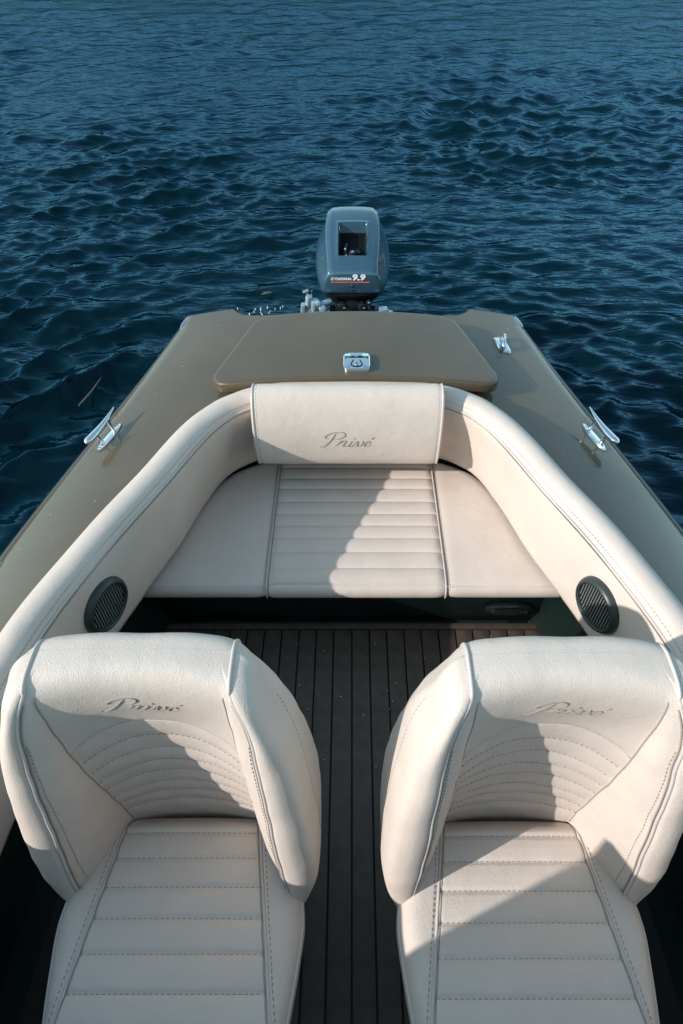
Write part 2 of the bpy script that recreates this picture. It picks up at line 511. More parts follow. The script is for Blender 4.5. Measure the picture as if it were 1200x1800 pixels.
def build_coaming():
    prof = [(.0, None), (-.004, .515), (.0, .538), (.010, .555), (.026, .566), (.044, .5695), (.062, .566), (.075, .558), (.083, .546),
            (.0865, .538), (.089, .528), (.089, .50), (.086, .46), (.081, .41), (.075, .36), (.069, .31), (.064, .275), (.060, .262), (.05, .258), (.02, .262), (.012, .30), (.012, .40), (.005, .47)]
    rings = []
    n = len(COAM)
    for i in range(n):
        dl = float(np.interp(COAM[i, 1], [.9, 1.0, 1.18, 1.39, 1.47, 1.55], [.083, .081, .066, .042, .024, .014])) - .060
        zb = float(zd(COAM[i, 0], COAM[i, 1]))
        wob = .0012 * math.sin(i * .21) + .001 * math.sin(i * .083 + 1)
        rings.append([coam_pt(i, d + (wob if 0 < k < 18 else 0) + (dl * min(1, max(0, (.52 - z) / .26)) if (z is not None and 9 < k < 20) else 0), (zb - .004) if z is None else z - .25 * (.52 - zb) * (z > .5)) for k, (d, z) in enumerate(prof)])
    mb = MB(); mb.loft(rings, True, True, True)
    co = mb.build('coaming', LEATHER, boat, sharp=60)
    tag(co, 'cream padded vinyl rim around the cockpit')
    m = MB()
    m.tube([coam_pt(i, .0872, .5395 - .25 * (.52 - float(zd(COAM[i, 0], COAM[i, 1])))) for i in range(0, n, 2)], .0030, 8)
    m.build('piping', LEATHER_SEAM, co)
    m = MB()
    m.tube([coam_pt(i, .0905, .5335 - .25 * (.52 - float(zd(COAM[i, 0], COAM[i, 1])))) for i in range(0, n, 2)], .0012, 6)
    m.build('seam', THREAD, co)
    st = MB()
    p = np.array([coam_pt(i, .0795, .5535 - .25 * (.52 - float(zd(COAM[i, 0], COAM[i, 1])))) for i in range(40, n - 40)])
    dashes(st, p, .006, .004, .0008)
    st.build('stitching', THREAD, co); co.children[-1]['kind'] = 'stuff'
    # thin black bead where the pad meets the deck
    m = MB()
    m.tube([coam_pt(i, -.004, float(zd(COAM[i, 0], COAM[i, 1])) + .002) for i in range(0, n, 2)], .0022, 6)
    m.build('edge_bead', RUB, co)

def dashes(mb, pts, on, off, r):
    p = np.asarray(pts, float)
    d = np.concatenate([[0], np.cumsum(np.sqrt(((p[1:] - p[:-1]) ** 2).sum(1)))])
    q = 0.0
    while q + on < d[-1]:
        a = [np.interp(q, d, p[:, k]) for k in range(3)]; b = [np.interp(q + on, d, p[:, k]) for k in range(3)]
        mb.tube([a, b], r, 4)
        q += on + off
build_coaming()

# cockpit shell, floor planks, bench box
def build_cockpit():
    n = len(COAM); mb = MB()
    rings = []
    for i in range(0, n, 3):
        zb = .02
        dl = float(np.interp(COAM[i, 1], [.9, 1.0, 1.18, 1.39, 1.47, 1.55], [.083, .081, .066, .042, .024, .014]))
        rings.append([coam_pt(i, dl - .025, .30), coam_pt(i, min(.042, dl - .022), .19), coam_pt(i, .048, .06), coam_pt(i, .065, .012), coam_pt(i, .30, .008)])
    mb.loft(rings, closed=False)
    o = mb.build('cockpit_liner', LINER, boat, sharp=40)
    # bench box
    def bw(y): return float(np.interp(-y, -COAM[260:, 1], COAM[260:, 0])) - .03
    mb = MB()
    w0 = bw(1.06)
    mb.box((0, 1.078, .10), (2 * w0 - .02, .03, .17), .006)
    mb.add([(-w0, 1.07, .180), (w0, 1.07, .180), (bw(1.5), 1.5, .180), (-bw(1.5), 1.5, .180)], [(0, 1, 2, 3)])
    b = mb.build('bench_box', LINER, boat)
    # floor
    mb = MB()
    mb.box((0, .12, -.004), (1.46, 1.90, .03), .002)
    fl = mb.build('floor', CAULK, boat)
    return fl
floor = build_cockpit()

def build_planks():
    pitch = .0532
    def widths(y): return float(np.interp(-y, -COAM[260:, 1], COAM[260:, 0])) - .075
    m = MB(); m.box((0, 0, 0), (pitch - .0045, 1.82, .008), .0012)
    me = mk_mesh('plank', m.v, m.f, PLANK, True, None, 40)
    for k in range(-12, 12):
        o = obj('plank', me, floor)
        x = (k + .5) * pitch - .001
        o.location = (x, .118, .0155)
        if abs(x) > widths(1.03):
            o.scale = (1, .86, 1); o.location.y = .0
    m = MB(); m.box((0, 1.042, .0165), (1.30, .020, .012), .003); m.build('end_plank', PLANK, floor)
    m = MB()
    m.cyl((.640, 1.012, .018), (0, 0, 1), .006, .004, 10, .001)
    split(m, 'screw', STEEL, floor)
    m = MB()
    for k in range(60):
        x = random.uniform(-.6, .62); y = random.uniform(.6, 1.03)
        m.box((x, y, .0205), (.0022, .0018, .0012), 0, Matrix.Rotation(random.uniform(0, 3), 3, 'Z'))
    o = m.build('crumbs', FOAM, floor); o['kind'] = 'stuff'
build_planks()

def build_courtesy_light():
    m = MB()
    # black oval fitting on the front of the bench box
    cx, y0, cz = .475, 1.058, .098
    rings = []
    for d, k in ((0, 1.0), (.008, 1.0), (.014, .86), (.017, .6), (.018, .2)):
        rings.append([(cx + math.cos(a) * .072 * k, y0 - d, cz + math.sin(a) * .026 * k) for a in np.linspace(0, 2 * math.pi, 28, endpoint=False)])
    m.loft(rings, True, False, True)
    lt = m.build('courtesy_light', SMOKE, boat)
    m = MB(); m.tube([(cx + math.cos(a) * .055, y0 - .0155, cz + .001 + math.sin(a) * .017) for a in np.linspace(.3, 2.4, 14)], .0016, 6)
    m.build('bezel', CHROME, lt)
    m = MB(); m.cyl((cx - .05, y0 - .012, cz + .004), (0, -1, 0), .004, .004, 10, .001); m.cyl((cx + .05, y0 - .012, cz - .004), (0, -1, 0), .004, .004, 10, .001)
    split(m, 'screw', CHROME, lt)
build_courtesy_light()

# ------------------------------------------------------------------ hatch lid, latch
LIDX = .012
def lid_z(x, y): return float(zd(x - LIDX)) + .064 - .010 * max(0, (abs(x - LIDX) / .45)) ** 2
def build_lid():
    y0, y1 = 1.560, 1.948; wf, wa = .446, .338
    def corner(c, a0, a1, r, k=9): return [(c[0] + r * math.cos(a), c[1] + r * math.sin(a)) for a in np.linspace(a0, a1, k)]
    # right half outline, from front middle to aft middle
    rp = []
    for x in np.linspace(0, wf - .075, 14): rp.append((x, y0 - .004 * (1 - (x / .4) ** 2)))
    rp += [(wf - .05, y0 + .002), (wf - .028, y0 + .009), (wf - .012, y0 + .022), (wf - .003, y0 + .040), (wf - .0015, y0 + .06)]
    for f in np.linspace(.1, .88, 12): rp.append((wf + (wa - wf) * (f * .95 + .02) - .0 , y0 + .06 + (y1 - y0 - .075) * f))
    rp += [(wa + .004, y1 - .030), (wa - .008, y1 - .016), (wa - .028, y1 - .007), (wa - .05, y1 - .003)]
    for x in np.linspace(wa - .08, 0, 12): rp.append((x, y1 + .004 * (1 - (x / .3) ** 2)))
    loop = rp + [(-x, y) for x, y in rp[-2:0:-1]]
    loop = even(np.array(loop + [loop[0]]), 241)[:-1]
    cy = (y0 + y1) / 2
    def ring(inset, dz):
        out = []
        for x, y in loop:
            sx = (1 - inset / .40); sy = (1 - inset / .195)
            X = x * sx + LIDX; Y = cy + (y - cy) * sy
            out.append((X, Y, lid_z(X, Y) + dz))
        return out
    mb = MB()
    rings = [ring(.018, -.036), ring(.004, -.036), ring(.0, -.032), ring(-.001, -.02), ring(0, -.007), ring(.002, -.0025), ring(.006, 0)]
    rings.append(ring(.011, 0))
    mb.loft(rings, True, True, False)
    rl = np.array(ring(.0108, .0)); il, ir = int(rl[:, 0].argmin()), int(rl[:, 0].argmax())
    def chain(a, b): return rl[a:b + 1] if a <= b else np.concatenate([rl[a:], rl[:b + 1]])
    c1 = chain(il, ir); c2 = chain(ir, il)[::-1]
    if c1[:, 1].mean() > c2[:, 1].mean(): c1, c2 = c2, c1
    xs = np.sort(np.unique(np.concatenate([np.linspace(rl[il, 0] + 1e-4, rl[ir, 0] - 1e-4, 70), rl[il, 0] + np.array([.001, .003, .006]), rl[ir, 0] - np.array([.001, .003, .006])])))
    g = []
    for x in xs:
        ya = float(np.interp(x, c1[:, 0], c1[:, 1])); yb = float(np.interp(x, c2[:, 0], c2[:, 1]))
        g.append([(x, y, lid_z(x, y)) for y in np.linspace(ya, yb, 14)])
    mb.loft(g, closed=False)
    lid = mb.build('hatch_lid', DECK, boat, sharp=35)
    tag(lid, 'olive lacquered stern hatch lid with rounded corners')
    mb = MB(); mb.loft([ring(.05, -.034), ring(.05, -.07)], True)
    mb.build('lid_rim', RUB, lid)
build_lid()

def rrect(w, h, r, n=6):
    out = []
    for cx, cy, a in ((w/2 - r, h/2 - r, 0), (-w/2 + r, h/2 - r, 90), (-w/2 + r, -h/2 + r, 180), (w/2 - r, -h/2 + r, 270)):
        for k in range(n + 1):
            t = R(a + 90 * k / n); out.append((cx + r * math.cos(t), cy + r * math.sin(t)))
    return out

def build_latch():
    cx, cy = .0135, 1.622; zt = lid_z(cx, cy)
    la = empty('latch', (cx, cy, zt)); la.parent = boat
    m = MB()
    o = rrect(.082, .088, .018)
    rings = [[(x * k, y * k, z) for x, y in o] for k, z in ((1, -.002), (1, .012), (.985, .0145), (.95, .0155), (.3, .0157))]
    m.loft(rings, True, False, True); m.build('plate', CHROME, la, sharp=30)
    z = .0162
    m = MB()  # half-moon pull
    arc = [(.021 * math.cos(a), .018 + .0165 * math.sin(a)) for a in np.linspace(0, math.pi, 14)]
    m.loft([[(x, y, z) for x, y in arc], [(x * .8, .019 + (y - .018) * .75, z - .0003 + .004) for x, y in arc]], True, False, True)
    m.build('finger_pull', CHROME, la, sharp=20)
    m = MB()
    m.box((-.024, .0185, z), (.018, .0022, .0016)); m.box((.024, .0185, z), (.018, .0022, .0016)); m.box((0, .0165, z), (.05, .0015, .0014))
    m.box((-.033, .0155, z), (.004, .009, .0016)); m.box((.033, .0155, z), (.004, .009, .0016))
    m.box((-.010, .0225, z + .001), (.016, .006, .002))
    split(m, 'pull_slot', DARKHOLE, la)
    m = MB()
    u = crom([(-.010, .006), (-.0125, -.002), (-.0165, -.014), (-.013, -.025), (0, -.029), (.013, -.025), (.0165, -.014), (.0125, -.002), (.010, .006)], 30)
    m.tube([(x, y - .004, z - .0002) for x, y in u], .0019, 6)
    m.build('handle_slot', DARKHOLE, la)
    m = MB(); m.cyl((0, -.020, z - .001), (0, 0, 1), .0058, .0035, 16, .001); m.build('lock_barrel', STEEL, la)
    m = MB(); m.box((0, -.0155, z + .0022), (.0075, .002, .0012)); m.build('key_slot', DARKHOLE, la)
build_latch()

# ------------------------------------------------------------------ deck fittings
def frame_at(x, y, dirv):
    p, n = deck_pt(x, y)
    t = Vector(dirv); t = (t - n * t.dot(n)).normalized(); b = n.cross(t)
    return p, t, b, n

def build_cleat(s):
    cx, cy = s * .740, 1.450
    p, t, b, n = frame_at(cx, cy, (-s * .044, .111, 0))
    cl = empty('cleat', p); cl.parent = boat
    tag(cl, 'chrome mooring cleat on the %s side deck' % ('left' if s < 0 else 'right'))
    def L(u, v, w_): return t * u + b * v + n * w_
    m = MB()
    el = [(math.cos(a), math.sin(a)) for a in np.linspace(0, 2 * math.pi, 28, endpoint=False)]
    def lens(c, q): return math.copysign(abs(q) ** 1.15, q) * (1 - .25 * abs(c) ** 3)
    rings = [[L(.062 * c * k, .0145 * lens(c, q) * k, h) for c, q in el] for k, h in ((1.0, 0), (1.0, .0035), (.94, .0060), (.7, .0068), (.2, .0070))]
    m.loft(rings, True, False, True); m.build('base', CHROME, cl, sharp=35)
    for u in (-.030, .028):
        m = MB()
        pts = [L(u * 1.18, 0, .004), L(u * 1.06, 0, .010), L(u, 0, .020), L(u, 0, .030), L(u * 1.05, 0, .040), L(u * 1.15, 0, .047)]
        m.tube(pts, [.0105, .0072, .0058, .0058, .0072, .010], 12); m.build('post', CHROME, cl)
    m = MB()
    xs = np.linspace(-.080, .076, 30); rings = []
    for x in xs:
        f = (x + .080) / .156
        wd = .0155 * (min(1, f / .09) ** .5 if f < .09 else 1) * (1 if f < .25 else 1 - .88 * ((f - .25) / .75) ** 1.15)
        wd = max(wd, .0018); hh = wd * .62 + .001
        cz = .0475 + .010 * max(0, (f - .45) / .55) ** 1.7 + .004 * max(0, (.3 - f) / .3) ** 1.7
        rings.append([L(x, wd * c, cz + hh * q) for c, q in el[::2]])
    m.loft(rings, True, True, True); m.build('horn', CHROME, cl, sharp=60)
    m = MB()
    for u in (-.050, .049): m.cyl(L(u, 0, .0062), n, .0034, .0016, 10, .0006)
    split(m, 'screw', STEEL, cl)
for s in (-1, 1): build_cleat(s)

def build_chock():
    p, t, b, n = frame_at(.523, 1.890, (-.022, .095, 0))
    ch = empty('chock', p); ch.parent = boat
    tag(ch, 'small chrome fairlead on the right stern corner')
    def L(u, v, w_): return t * u + b * v + n * w_
    m = MB()
    o = [(-.050, -.006), (-.046, -.016), (-.02, -.021), (.02, -.021), (.042, -.012), (.050, .002), (.046, .014), (.02, .020), (-.02, .020), (-.04, .012)]
    o = even(crom(o + [o[0]], 60), 41)[:-1]
    m.loft([[L(u * k, v * k, h) for u, v in o] for k, h in ((1, 0), (1, .004), (.93, .0065), (.3, .007))], True, False, True)
    m.build('base', CHROME, ch, sharp=35)
    for sg in (-1, 1):
        m = MB()
        pts = [L(sg * .030, -sg * .012, .005), L(sg * .032, -sg * .013, .018), L(sg * .022, -sg * .010, .028), L(sg * .006, -sg * .004, .031), L(-sg * .012, sg * .004, .029)]
        m.tube(crom([tuple(q) for q in pts], 14), [.010 - .0055 * k / 13 for k in range(14)], 10); m.build('lip', CHROME, ch)
    m = MB()
    for u, v in ((-.038, .002), (.038, .004)): m.cyl(L(u, v, .0065), n, .004, .0015, 10, .0006)
    split(m, 'screw', STEEL, ch)
build_chock()


def build_specks():
    m = MB(); r2 = np.random.default_rng(5)
    for k in range(60):
        y = r2.uniform(.7, 2.05); sd = -1 if r2.random() < .62 else 1
        e = float(half_beam(y)); xi = max(deck_inner(min(y, 1.56)) + .05, .3)
        if xi > e - .03: continue
        x = r2.uniform(xi, e - .02)
        if y > 1.54 and x < .47: continue
        p, t, b, n = frame_at(sd * x, y, (r2.normal(), r2.normal(), 0)); a = r2.uniform(.0004, .0011)
        o = [p + t * a * r2.uniform(.8, 2.2) * math.cos(q) + b * a * math.sin(q) for q in np.linspace(0, 2 * math.pi, 6, endpoint=False)]
        m.loft([o, [q_ + n * a * .5 for q_ in o]], True, False, True, int(r2.random() < .55))
    o = m.build('specks', [FOAM, CAULK], boat); o['kind'] = 'stuff'
build_specks()

# ------------------------------------------------------------------ speakers on the coaming face
def build_speaker(s):
    i = int(np.argmin(np.hypot(COAM[:, 0] - s * .70, COAM[:, 1] - .855)))
    j = int(np.argmin(np.abs(COAM[:, 1] - .893) + 10 * (COAM[:, 0] * s < 0)))
    i = j
    c = Vector(coam_pt(i, .0885, .398)); nn = Vector((COAM_IN[i, 0], COAM_IN[i, 1], .0))
    sl = Vector(coam_pt(i, .0895, .46)) - Vector(coam_pt(i, .0875, .31)); sl.normalize()
    tt = nn.cross(sl).normalized(); n = sl.cross(tt).normalized()
    if n.dot(nn) < 0: n = -n
    up = sl
    sp = empty('speaker', c); sp.parent = boat
    tag(sp, 'round black loudspeaker set in the %s cockpit rim' % ('left' if s < 0 else 'right'))
    def L(u, v, w_): return tt * u + up * v + n * w_
    m = MB()
    rad = .074
    prof = [(rad, -.006), (rad, .006), (rad - .002, .014), (rad - .007, .021), (rad - .012, .0225), (rad - .0145, .021), (rad - .016, .015), (rad - .016, .010)]
    m.loft([[L(r * math.cos(a), r * math.sin(a), h) for a in np.linspace(0, 2 * math.pi, 56, endpoint=False)] for r, h in prof], True)
    m.build('rim', SPK, sp, sharp=60)
    m = MB(); ri = rad - .016
    m.cyl(L(0, 0, .005), n, ri + .001, .004, 40); m.build('cone', DARKHOLE, sp)
    m = MB(); N = 15
    for k in range(N):
        u = -ri + (k + .5) * 2 * ri / N; h = math.sqrt(max(0, ri * ri - u * u)) - .001
        ring = [L(u - .0016, -h, .009), L(u + .0016, -h, .009), L(u + .0016, -h, .0145), L(u - .0016, -h, .0145)]
        r2 = [L(u - .0016, h, .009), L(u + .0016, h, .009), L(u + .0016, h, .0145), L(u - .0016, h, .0145)]
        m.loft([ring, r2], True, True, True)
    m.build('grille', SPK_SLAT, sp, smooth=False, sharp=None)
    m = MB(); q = -.030
    m.box(L(s * -.018, q, .0155), (.003, .003, .003)); 
    m.loft([[L(-s * -.030, -.030, .0158), L(-s * -.018, -.036, .0158)], [L(-s * -.028, -.027, .0158), L(-s * -.016, -.033, .0158)]], closed=False)
    split(m, 'badge', STEEL, sp, smooth=False)
for s in (-1, 1): build_speaker(s)

# ------------------------------------------------------------------ added screens and dash, unseen behind the camera, shaped to shade the seats
def build_shade_screen():
    m = MB()
    m.box((0, -.80, .33), (1.56, .16, .52), .03); m.build('added_dash', LINER, boat)
    W0 = .80
    P = lambda x, y, z: (x, y, z)
    base = [(-.87, SCR_Y, .37), (-.86, -.45, .40), (-.72, -.80, .56), (-.35, -.98, .60), (0, -1.03, .61), (.35, -.98, .60), (.72, -.80, .56), (.86, -.45, .40), (.87, SCR_Y, .37)]
    top = [(-.80, SCR_YT, SCR_Z), (-.78, -.42, SCR_Z), (-.66, -.70, SCR_Z), (-.33, -.85, SCR_Z), (0, -.89, SCR_Z), (.33, -.85, SCR_Z), (.66, -.70, SCR_Z), (.78, -.42, SCR_Z), (.80, SCR_YT, SCR_Z)]
    b = crom(base, 48); t = crom(top, 48)
    off = np.array([0, .012, 0])
    m.v.clear(); m.f.clear(); m.m.clear()
    m.loft([b, t, t + off * .6, b + off * .6], True if False else False)
    m.build('shade_screen', SMOKE, boat)
    m = MB(); m.tube([tuple(q) for q in t], .010, 8); m.tube([tuple(b[0]), tuple(t[0])], .010, 8); m.tube([tuple(b[-1]), tuple(t[-1])], .010, 8)
    split(m, 'shade_screen_frame', STEEL, boat)
    for s in (-1, 1):
        m = MB()
        o = [(-.55, .36), (.31, .36), (.22, .73), (.10, .785), (0, .83), (-.10, .87), (-.17, .885), (-.30, .89)]
        m.loft([[(s * .866, y, z) for y, z in o], [(s * .872, y, z) for y, z in o]], True, True, True)
        m.build('side_shade_screen', SMOKE, boat, sharp=30)
SCR_Y, SCR_YT, SCR_Z = -.26, -.20, 1.14
build_shade_screen()

# ------------------------------------------------------------------ bench cushion
def build_bench():
    root = empty('bench_cushion', (0, 1.26, .14))
    tag(root, 'wide cream vinyl bench cushion with ribbed middle panel below the stern pillow', 'seat cushion')
    XL, XR = -.242, .268
    # profile from the back to the front and round the front edge: (y, z)
    prof = [(1.572, .190), (1.575, .212), (1.570, .230), (1.553, .238), (1.48, .241), (1.30, .242), (1.10, .241), (1.062, .2395), (1.040, .234), (1.027, .223), (1.023, .209), (1.026, .197), (1.034, .190)]
    P = even(crom(prof, 1200), 420)
    d = np.concatenate([[0], np.cumsum(np.sqrt(((P[1:] - P[:-1]) ** 2).sum(1)))])
    T = np.gradient(P, axis=0); T /= np.linalg.norm(T, axis=1)[:, None]
    Nn = np.stack([T[:, 1], -T[:, 0]], 1)
    if Nn[210, 1] < 0: Nn = -Nn
    lines_y = [1.58, 1.527, 1.474, 1.425, 1.366, 1.312, 1.263, 1.213, 1.158, 1.099, 1.043]
    def halfw(y): return np.interp(-np.clip(y, -1, 1.60), -COAM[260:, 1], COAM[260:, 0]) - .006
    wy = np.array([float(halfw(y)) for y in P[:, 0]])
    # channel phase along the top
    yc = P[:, 0]; top = P[:, 1] > .2
    ch = np.zeros(len(P)); gro = np.zeros(len(P))
    ls = np.array(sorted(lines_y))
    for k in range(len(P)):
        if P[k, 0] > 1.56: ch[k] = 0; continue
        i = np.searchsorted(ls, P[k, 0])
        if 0 < i < len(ls):
            f = (P[k, 0] - ls[i - 1]) / (ls[i] - ls[i - 1]); ch[k] = (4 * f * (1 - f)) ** .55
        elif i == 0:
            ch[k] = .5 * min(1, max(0, (ls[0] - P[k, 0]) / .012)) ** .5
    def panel(name, x0f, x1f, nx, chan, col=LEATHER):
        rings = []
        for k in range(len(P)):
            a = x0f(k); b_ = x1f(k); row = []
            for f in np.linspace(0, 1, nx):
                x = a + (b_ - a) * f
                e = min(f, 1 - f) * (b_ - a)           # distance to the panel's seam
                puff = .006 * min(1, (e / .03)) ** .5 - .006
                if chan: h = puff * .6 + .0068 * ch[k] * min(1, e / .012) ** .5 - .002
                else: h = puff + .004 * math.sin(math.pi * min(1, max(0, (P[k, 0] - 1.0) / .5))) * math.sin(math.pi * f)
                row.append((x, P[k, 0] + Nn[k, 0] * h, P[k, 1] + Nn[k, 1] * h))
            rings.append(row)
        mb = MB(); mb.loft(rings, closed=False)
        o = mb.build(name, col, root, sharp=None); o.matrix_parent_inverse = root.matrix_world.inverted(); return o
    INV = Matrix.Translation((0, -1.26, -.14))
    def fix(o): o.matrix_parent_inverse = INV; return o
    fix(panel('side_panel', lambda k: -wy[k], lambda k: XL, 26, False))
    fix(panel('ribbed_panel', lambda k: XL, lambda k: XR, 40, True))
    fix(panel('side_panel', lambda k: XR, lambda k: wy[k], 26, False))
    for x in (XL, XR):
        m = MB(); m.tube([(x, P[k, 0] + Nn[k, 0] * -.001, P[k, 1] - .0015 + Nn[k, 1] * .001) for k in range(30, 415, 3)], .0026, 8); fix(m.build('piping', LEATHER_SEAM, root))
        m = MB(); m.tube([(x + .0046, P[k, 0] - Nn[k, 0] * .003, P[k, 1] - Nn[k, 1] * .003) for k in range(30, 415, 3)], .0014, 6); fix(m.build('seam', THREAD, root))
    st = MB()
    for ly in lines_y[1:]:
        k = int(np.argmin(np.abs(P[:, 0] - ly) + 10 * (P[:, 1] < .2)))
        z = P[k, 1] - .0024
        dashes(st, [(x, ly, z) for x in np.linspace(XL + .008, XR - .008, 30)], .005, .004, .0009)
    for a, b_ in ((-.62, XL - .006), (XR + .008, .62)):
        dashes(st, [(x, 1.043, .2340) for x in np.linspace(a, b_, 40)], .005, .004, .0009)
    for x in (XL - .008, XR + .011):
        dashes(st, [(x, P[k, 0] + Nn[k, 0] * -.0018, P[k, 1] + Nn[k, 1] * -.0018) for k in range(40, 400, 4)], .005, .004, .0008)
    o = fix(st.build('stitching', THREAD, root)); o['kind'] = 'stuff'
    # front seam of the side panels
    for a, b_ in ((-.63, XL - .004), (XR + .004, .63)):
        m = MB(); m.tube([(x, 1.0385, .2322) for x in np.linspace(a, b_, 12)], .0022, 6); fix(m.build('front_seam', LEATHER_SEAM, root))
    # base board
    m = MB(); m.box((0, 1.28, .186), (1.10, .46, .012), .003); fix(m.build('base_board', LINER, root))
build_bench()

# ------------------------------------------------------------------ script lettering
LOGO = [
    [(-.05, .02), (.0, -.02), (.06, .04), (.115, .22), (.165, .48), (.205, .78), (.225, .88)],
    [(.10, .60), (.04, .56), (.015, .66), (.06, .80), (.17, .92), (.30, .95), (.395, .86), (.40, .70), (.33, .55), (.22, .47), (.155, .47)],
    [(.30, .05), (.345, .22), (.385, .42), (.375, .34), (.42, .40), (.475, .39), (.455, .26), (.445, .10), (.475, .02), (.52, .06), (.56, .15)],
    [(.56, .15), (.60, .36), (.575, .18), (.575, .05), (.61, .01), (.66, .10), (.69, .20)],
    [(.69, .20), (.705, .34), (.735, .38), (.74, .22), (.74, .06), (.775, .01), (.83, .12), (.855, .28), (.835, .385), (.86, .33), (.905, .33)],
    [(.915, .17), (.98, .21), (1.01, .30), (.985, .375), (.94, .35), (.905, .22), (.91, .07), (.955, .01), (1.01, .05), (1.06, .15)],
]
DOTS = [[(.625, .52), (.648, .585)], [(1.00, .50), (1.055, .635)]]
def logo_mesh(fn, r, slant=.12):
    """fn(u, v) -> point on a surface; u, v in units of the word's length and cap height"""
    mb = MB()
    for s in LOGO:
        p = crom(s, 8 * len(s)); n = len(p)
        d = np.gradient(p, axis=0)
        rad = []
        for k in range(n):
            down = abs(d[k, 1]) / (abs(d[k, 0]) + abs(d[k, 1]) + 1e-9)
            rad.append(r * (.45 + .75 * down) * min(1, .35 + 4 * min(k, n - 1 - k) / n))
        mb.tube([fn(x + slant * y, y) for x, y in p], rad, 6)
    for s in DOTS:
        p = even(np.array(s), 5)
        mb.tube([fn(x + slant * y, y) for x, y in p], [r * .6, r * 1.2, r * 1.3, r * 1.0, r * .5], 6)
    return mb

# ------------------------------------------------------------------ stern pillow
def build_pillow():
    root = empty('backrest_pillow', (-.012, 1.45, .40))
    tag(root, 'cream vinyl backrest pillow embossed with script at the middle of the stern rim', 'pillow')
    INV = Matrix.Translation((.012, -1.45, -.40))
    prof = [(1.512, .588), (1.494, .604), (1.470, .608), (1.446, .596), (1.426, .566), (1.412, .526), (1.404, .478), (1.403, .425), (1.408, .380), (1.422, .355), (1.455, .344), (1.490, .358), (1.515, .41), (1.528, .50), (1.525, .56)]
    base = even(crom(prof + [prof[0]], 400), 121)[:-1]
    c = base.mean(0)
    xs = []
    def x_of(f): return -.012 + f
    H = .272
    rings = []
    spec = [(-H - .004, .10), (-H - .010, .55), (-H - .008, .86), (-H - .003, .955), (-H, .985), (-H + .004, .988)]
    body = [(x, 1.0 + .012 * math.cos(x * 2.1) ** 2 - .008 + .003 * math.sin(x * 31 + .6)) for x in np.linspace(-H + .012, H - .012, 60)]
    for f, k in spec + body + [(-f, k) for f, k in spec[::-1]]:
        r_ = []
        for (y, z) in base:
            r_.append((x_of(f), c[0] + (y - c[0]) * k, c[1] + (z - c[1]) * k))
        rings.append(r_)
    mb = MB(); mb.loft(rings, True, True, True)
    o = mb.build('pad', LEATHER, root, sharp=None); o.matrix_parent_inverse = INV
    for s in (-1, 1):
        m = MB(); m.tube([(x_of(s * (H + .0015)), c[0] + (y - c[0]) * .985, c[1] + (z - c[1]) * .985) for y, z in base[::2]], .0034, 8, closed=True)
        q = m.build('piping', LEATHER_SEAM, root); q.matrix_parent_inverse = INV
        m = MB(); dashes(m, [(x_of(s * (H - .009)), c[0] + (y - c[0]) * .995, c[1] + (z - c[1]) * .995) for y, z in base[5:70]], .005, .004, .0008)
        q = m.build('stitching', THREAD, root); q['kind'] = 'stuff'; q.matrix_parent_inverse = INV
    # lettering wraps on the front of the pad
    fr = base[(base[:, 0] < 1.462) & (base[:, 1] > .372)]
    fr = fr[np.argsort(fr[:, 1])]
    def surf(x, z):
        k = 1.004 + .012 * math.cos((x + .012) * 2.1) ** 2 - .008
        zz = (z - c[1]) / k + c[1]
        y = np.interp(zz, fr[:, 1], fr[:, 0])
        return (x, c[0] + (y - c[0]) * k, z)
    m = logo_mesh(lambda u, v: surf(-.090 + u * .138, .442 + v * .056), .0016)
    q = m.build('script_logo', SCRIPT_SHADE, root); q.matrix_parent_inverse = INV
    m = MB()
    for s in (-1, 1): m.box((s * .15 - .012, 1.515, .50), (.03, .05, .01), .003)
    split(m, 'strap', LEATHER_SEAM, root, fix=INV)
build_pillow()

# ------------------------------------------------------------------ bucket chairs
F_hp = pl([.30, .455, .572, .675, .769, .864, .911, .94], [.196, .183, .174, .170, .164, .154, .139, .139])
F_yp = pl([.30, .455, .572, .675, .769, .864, .911, .94], [.245, .267, .290, .314, .338, .364, .380, .384])
F_ho = pl([.30, .36, .42, .50, .60, .70, .78, .84, .88, .94], [.200, .220, .238, .240, .233, .221, .207, .190, .178, .168])
F_ys = pl([.30, .41, .56, .69, .80, .90, .94], [.385, .384, .378, .374, .376, .384, .388])
F_yc = pl([.30, .41, .50, .60, .70, .755, .80, .85, .90, .94], [.402, .398, .403, .407, .410, .411, .405, .398, .398, .400])
F_hb = pl([.30, .41, .80, .88, .94], [.120, .121, .128, .127, .125])
F_yb = pl([.30, .40, .60, .80, .88, .94], [.485, .50, .505, .492, .484, .480])
ARCS = [.768, .716, .670, .626, .583, .540, .497, .455]
def arc_z(z0, x): return z0 - .038 * (x / .13) ** 2 * (0.12 + .88 * (z0 - .40) / .35)
def inner_y(x, z):
    """front face of the back between its two seams"""
    hb = float(F_hb(z)); f = min(1.0, abs(x) / hb)
    y = float(F_yc(z)) + (float(F_ys(z)) - float(F_yc(z))) * f ** 2.2
    if z < .80:
        ds = [z - arc_z(a, x) for a in ARCS]
        dm = min(abs(q) for q in ds)
        if z > arc_z(ARCS[0], x) + .0: pu = math.exp(-(ds[0] / .006) ** 2) * -.004
        else: pu = .0032 * min(1, dm / .018) ** .5 - .0024
        fall = min(1, max(0, (1 - f) / .08))
        y -= pu * fall
    return y
def uneven(x, y, z):
    a = math.sin(x * 41 + z * 23) + math.sin(z * 57 - x * 19 + 1.3) + .7 * math.sin(y * 63 + z * 88 + x * 12)
    return .0006 * a
def face_y(x, z):
    y = inner_y(x, z)
    return y + uneven(y, x, z)
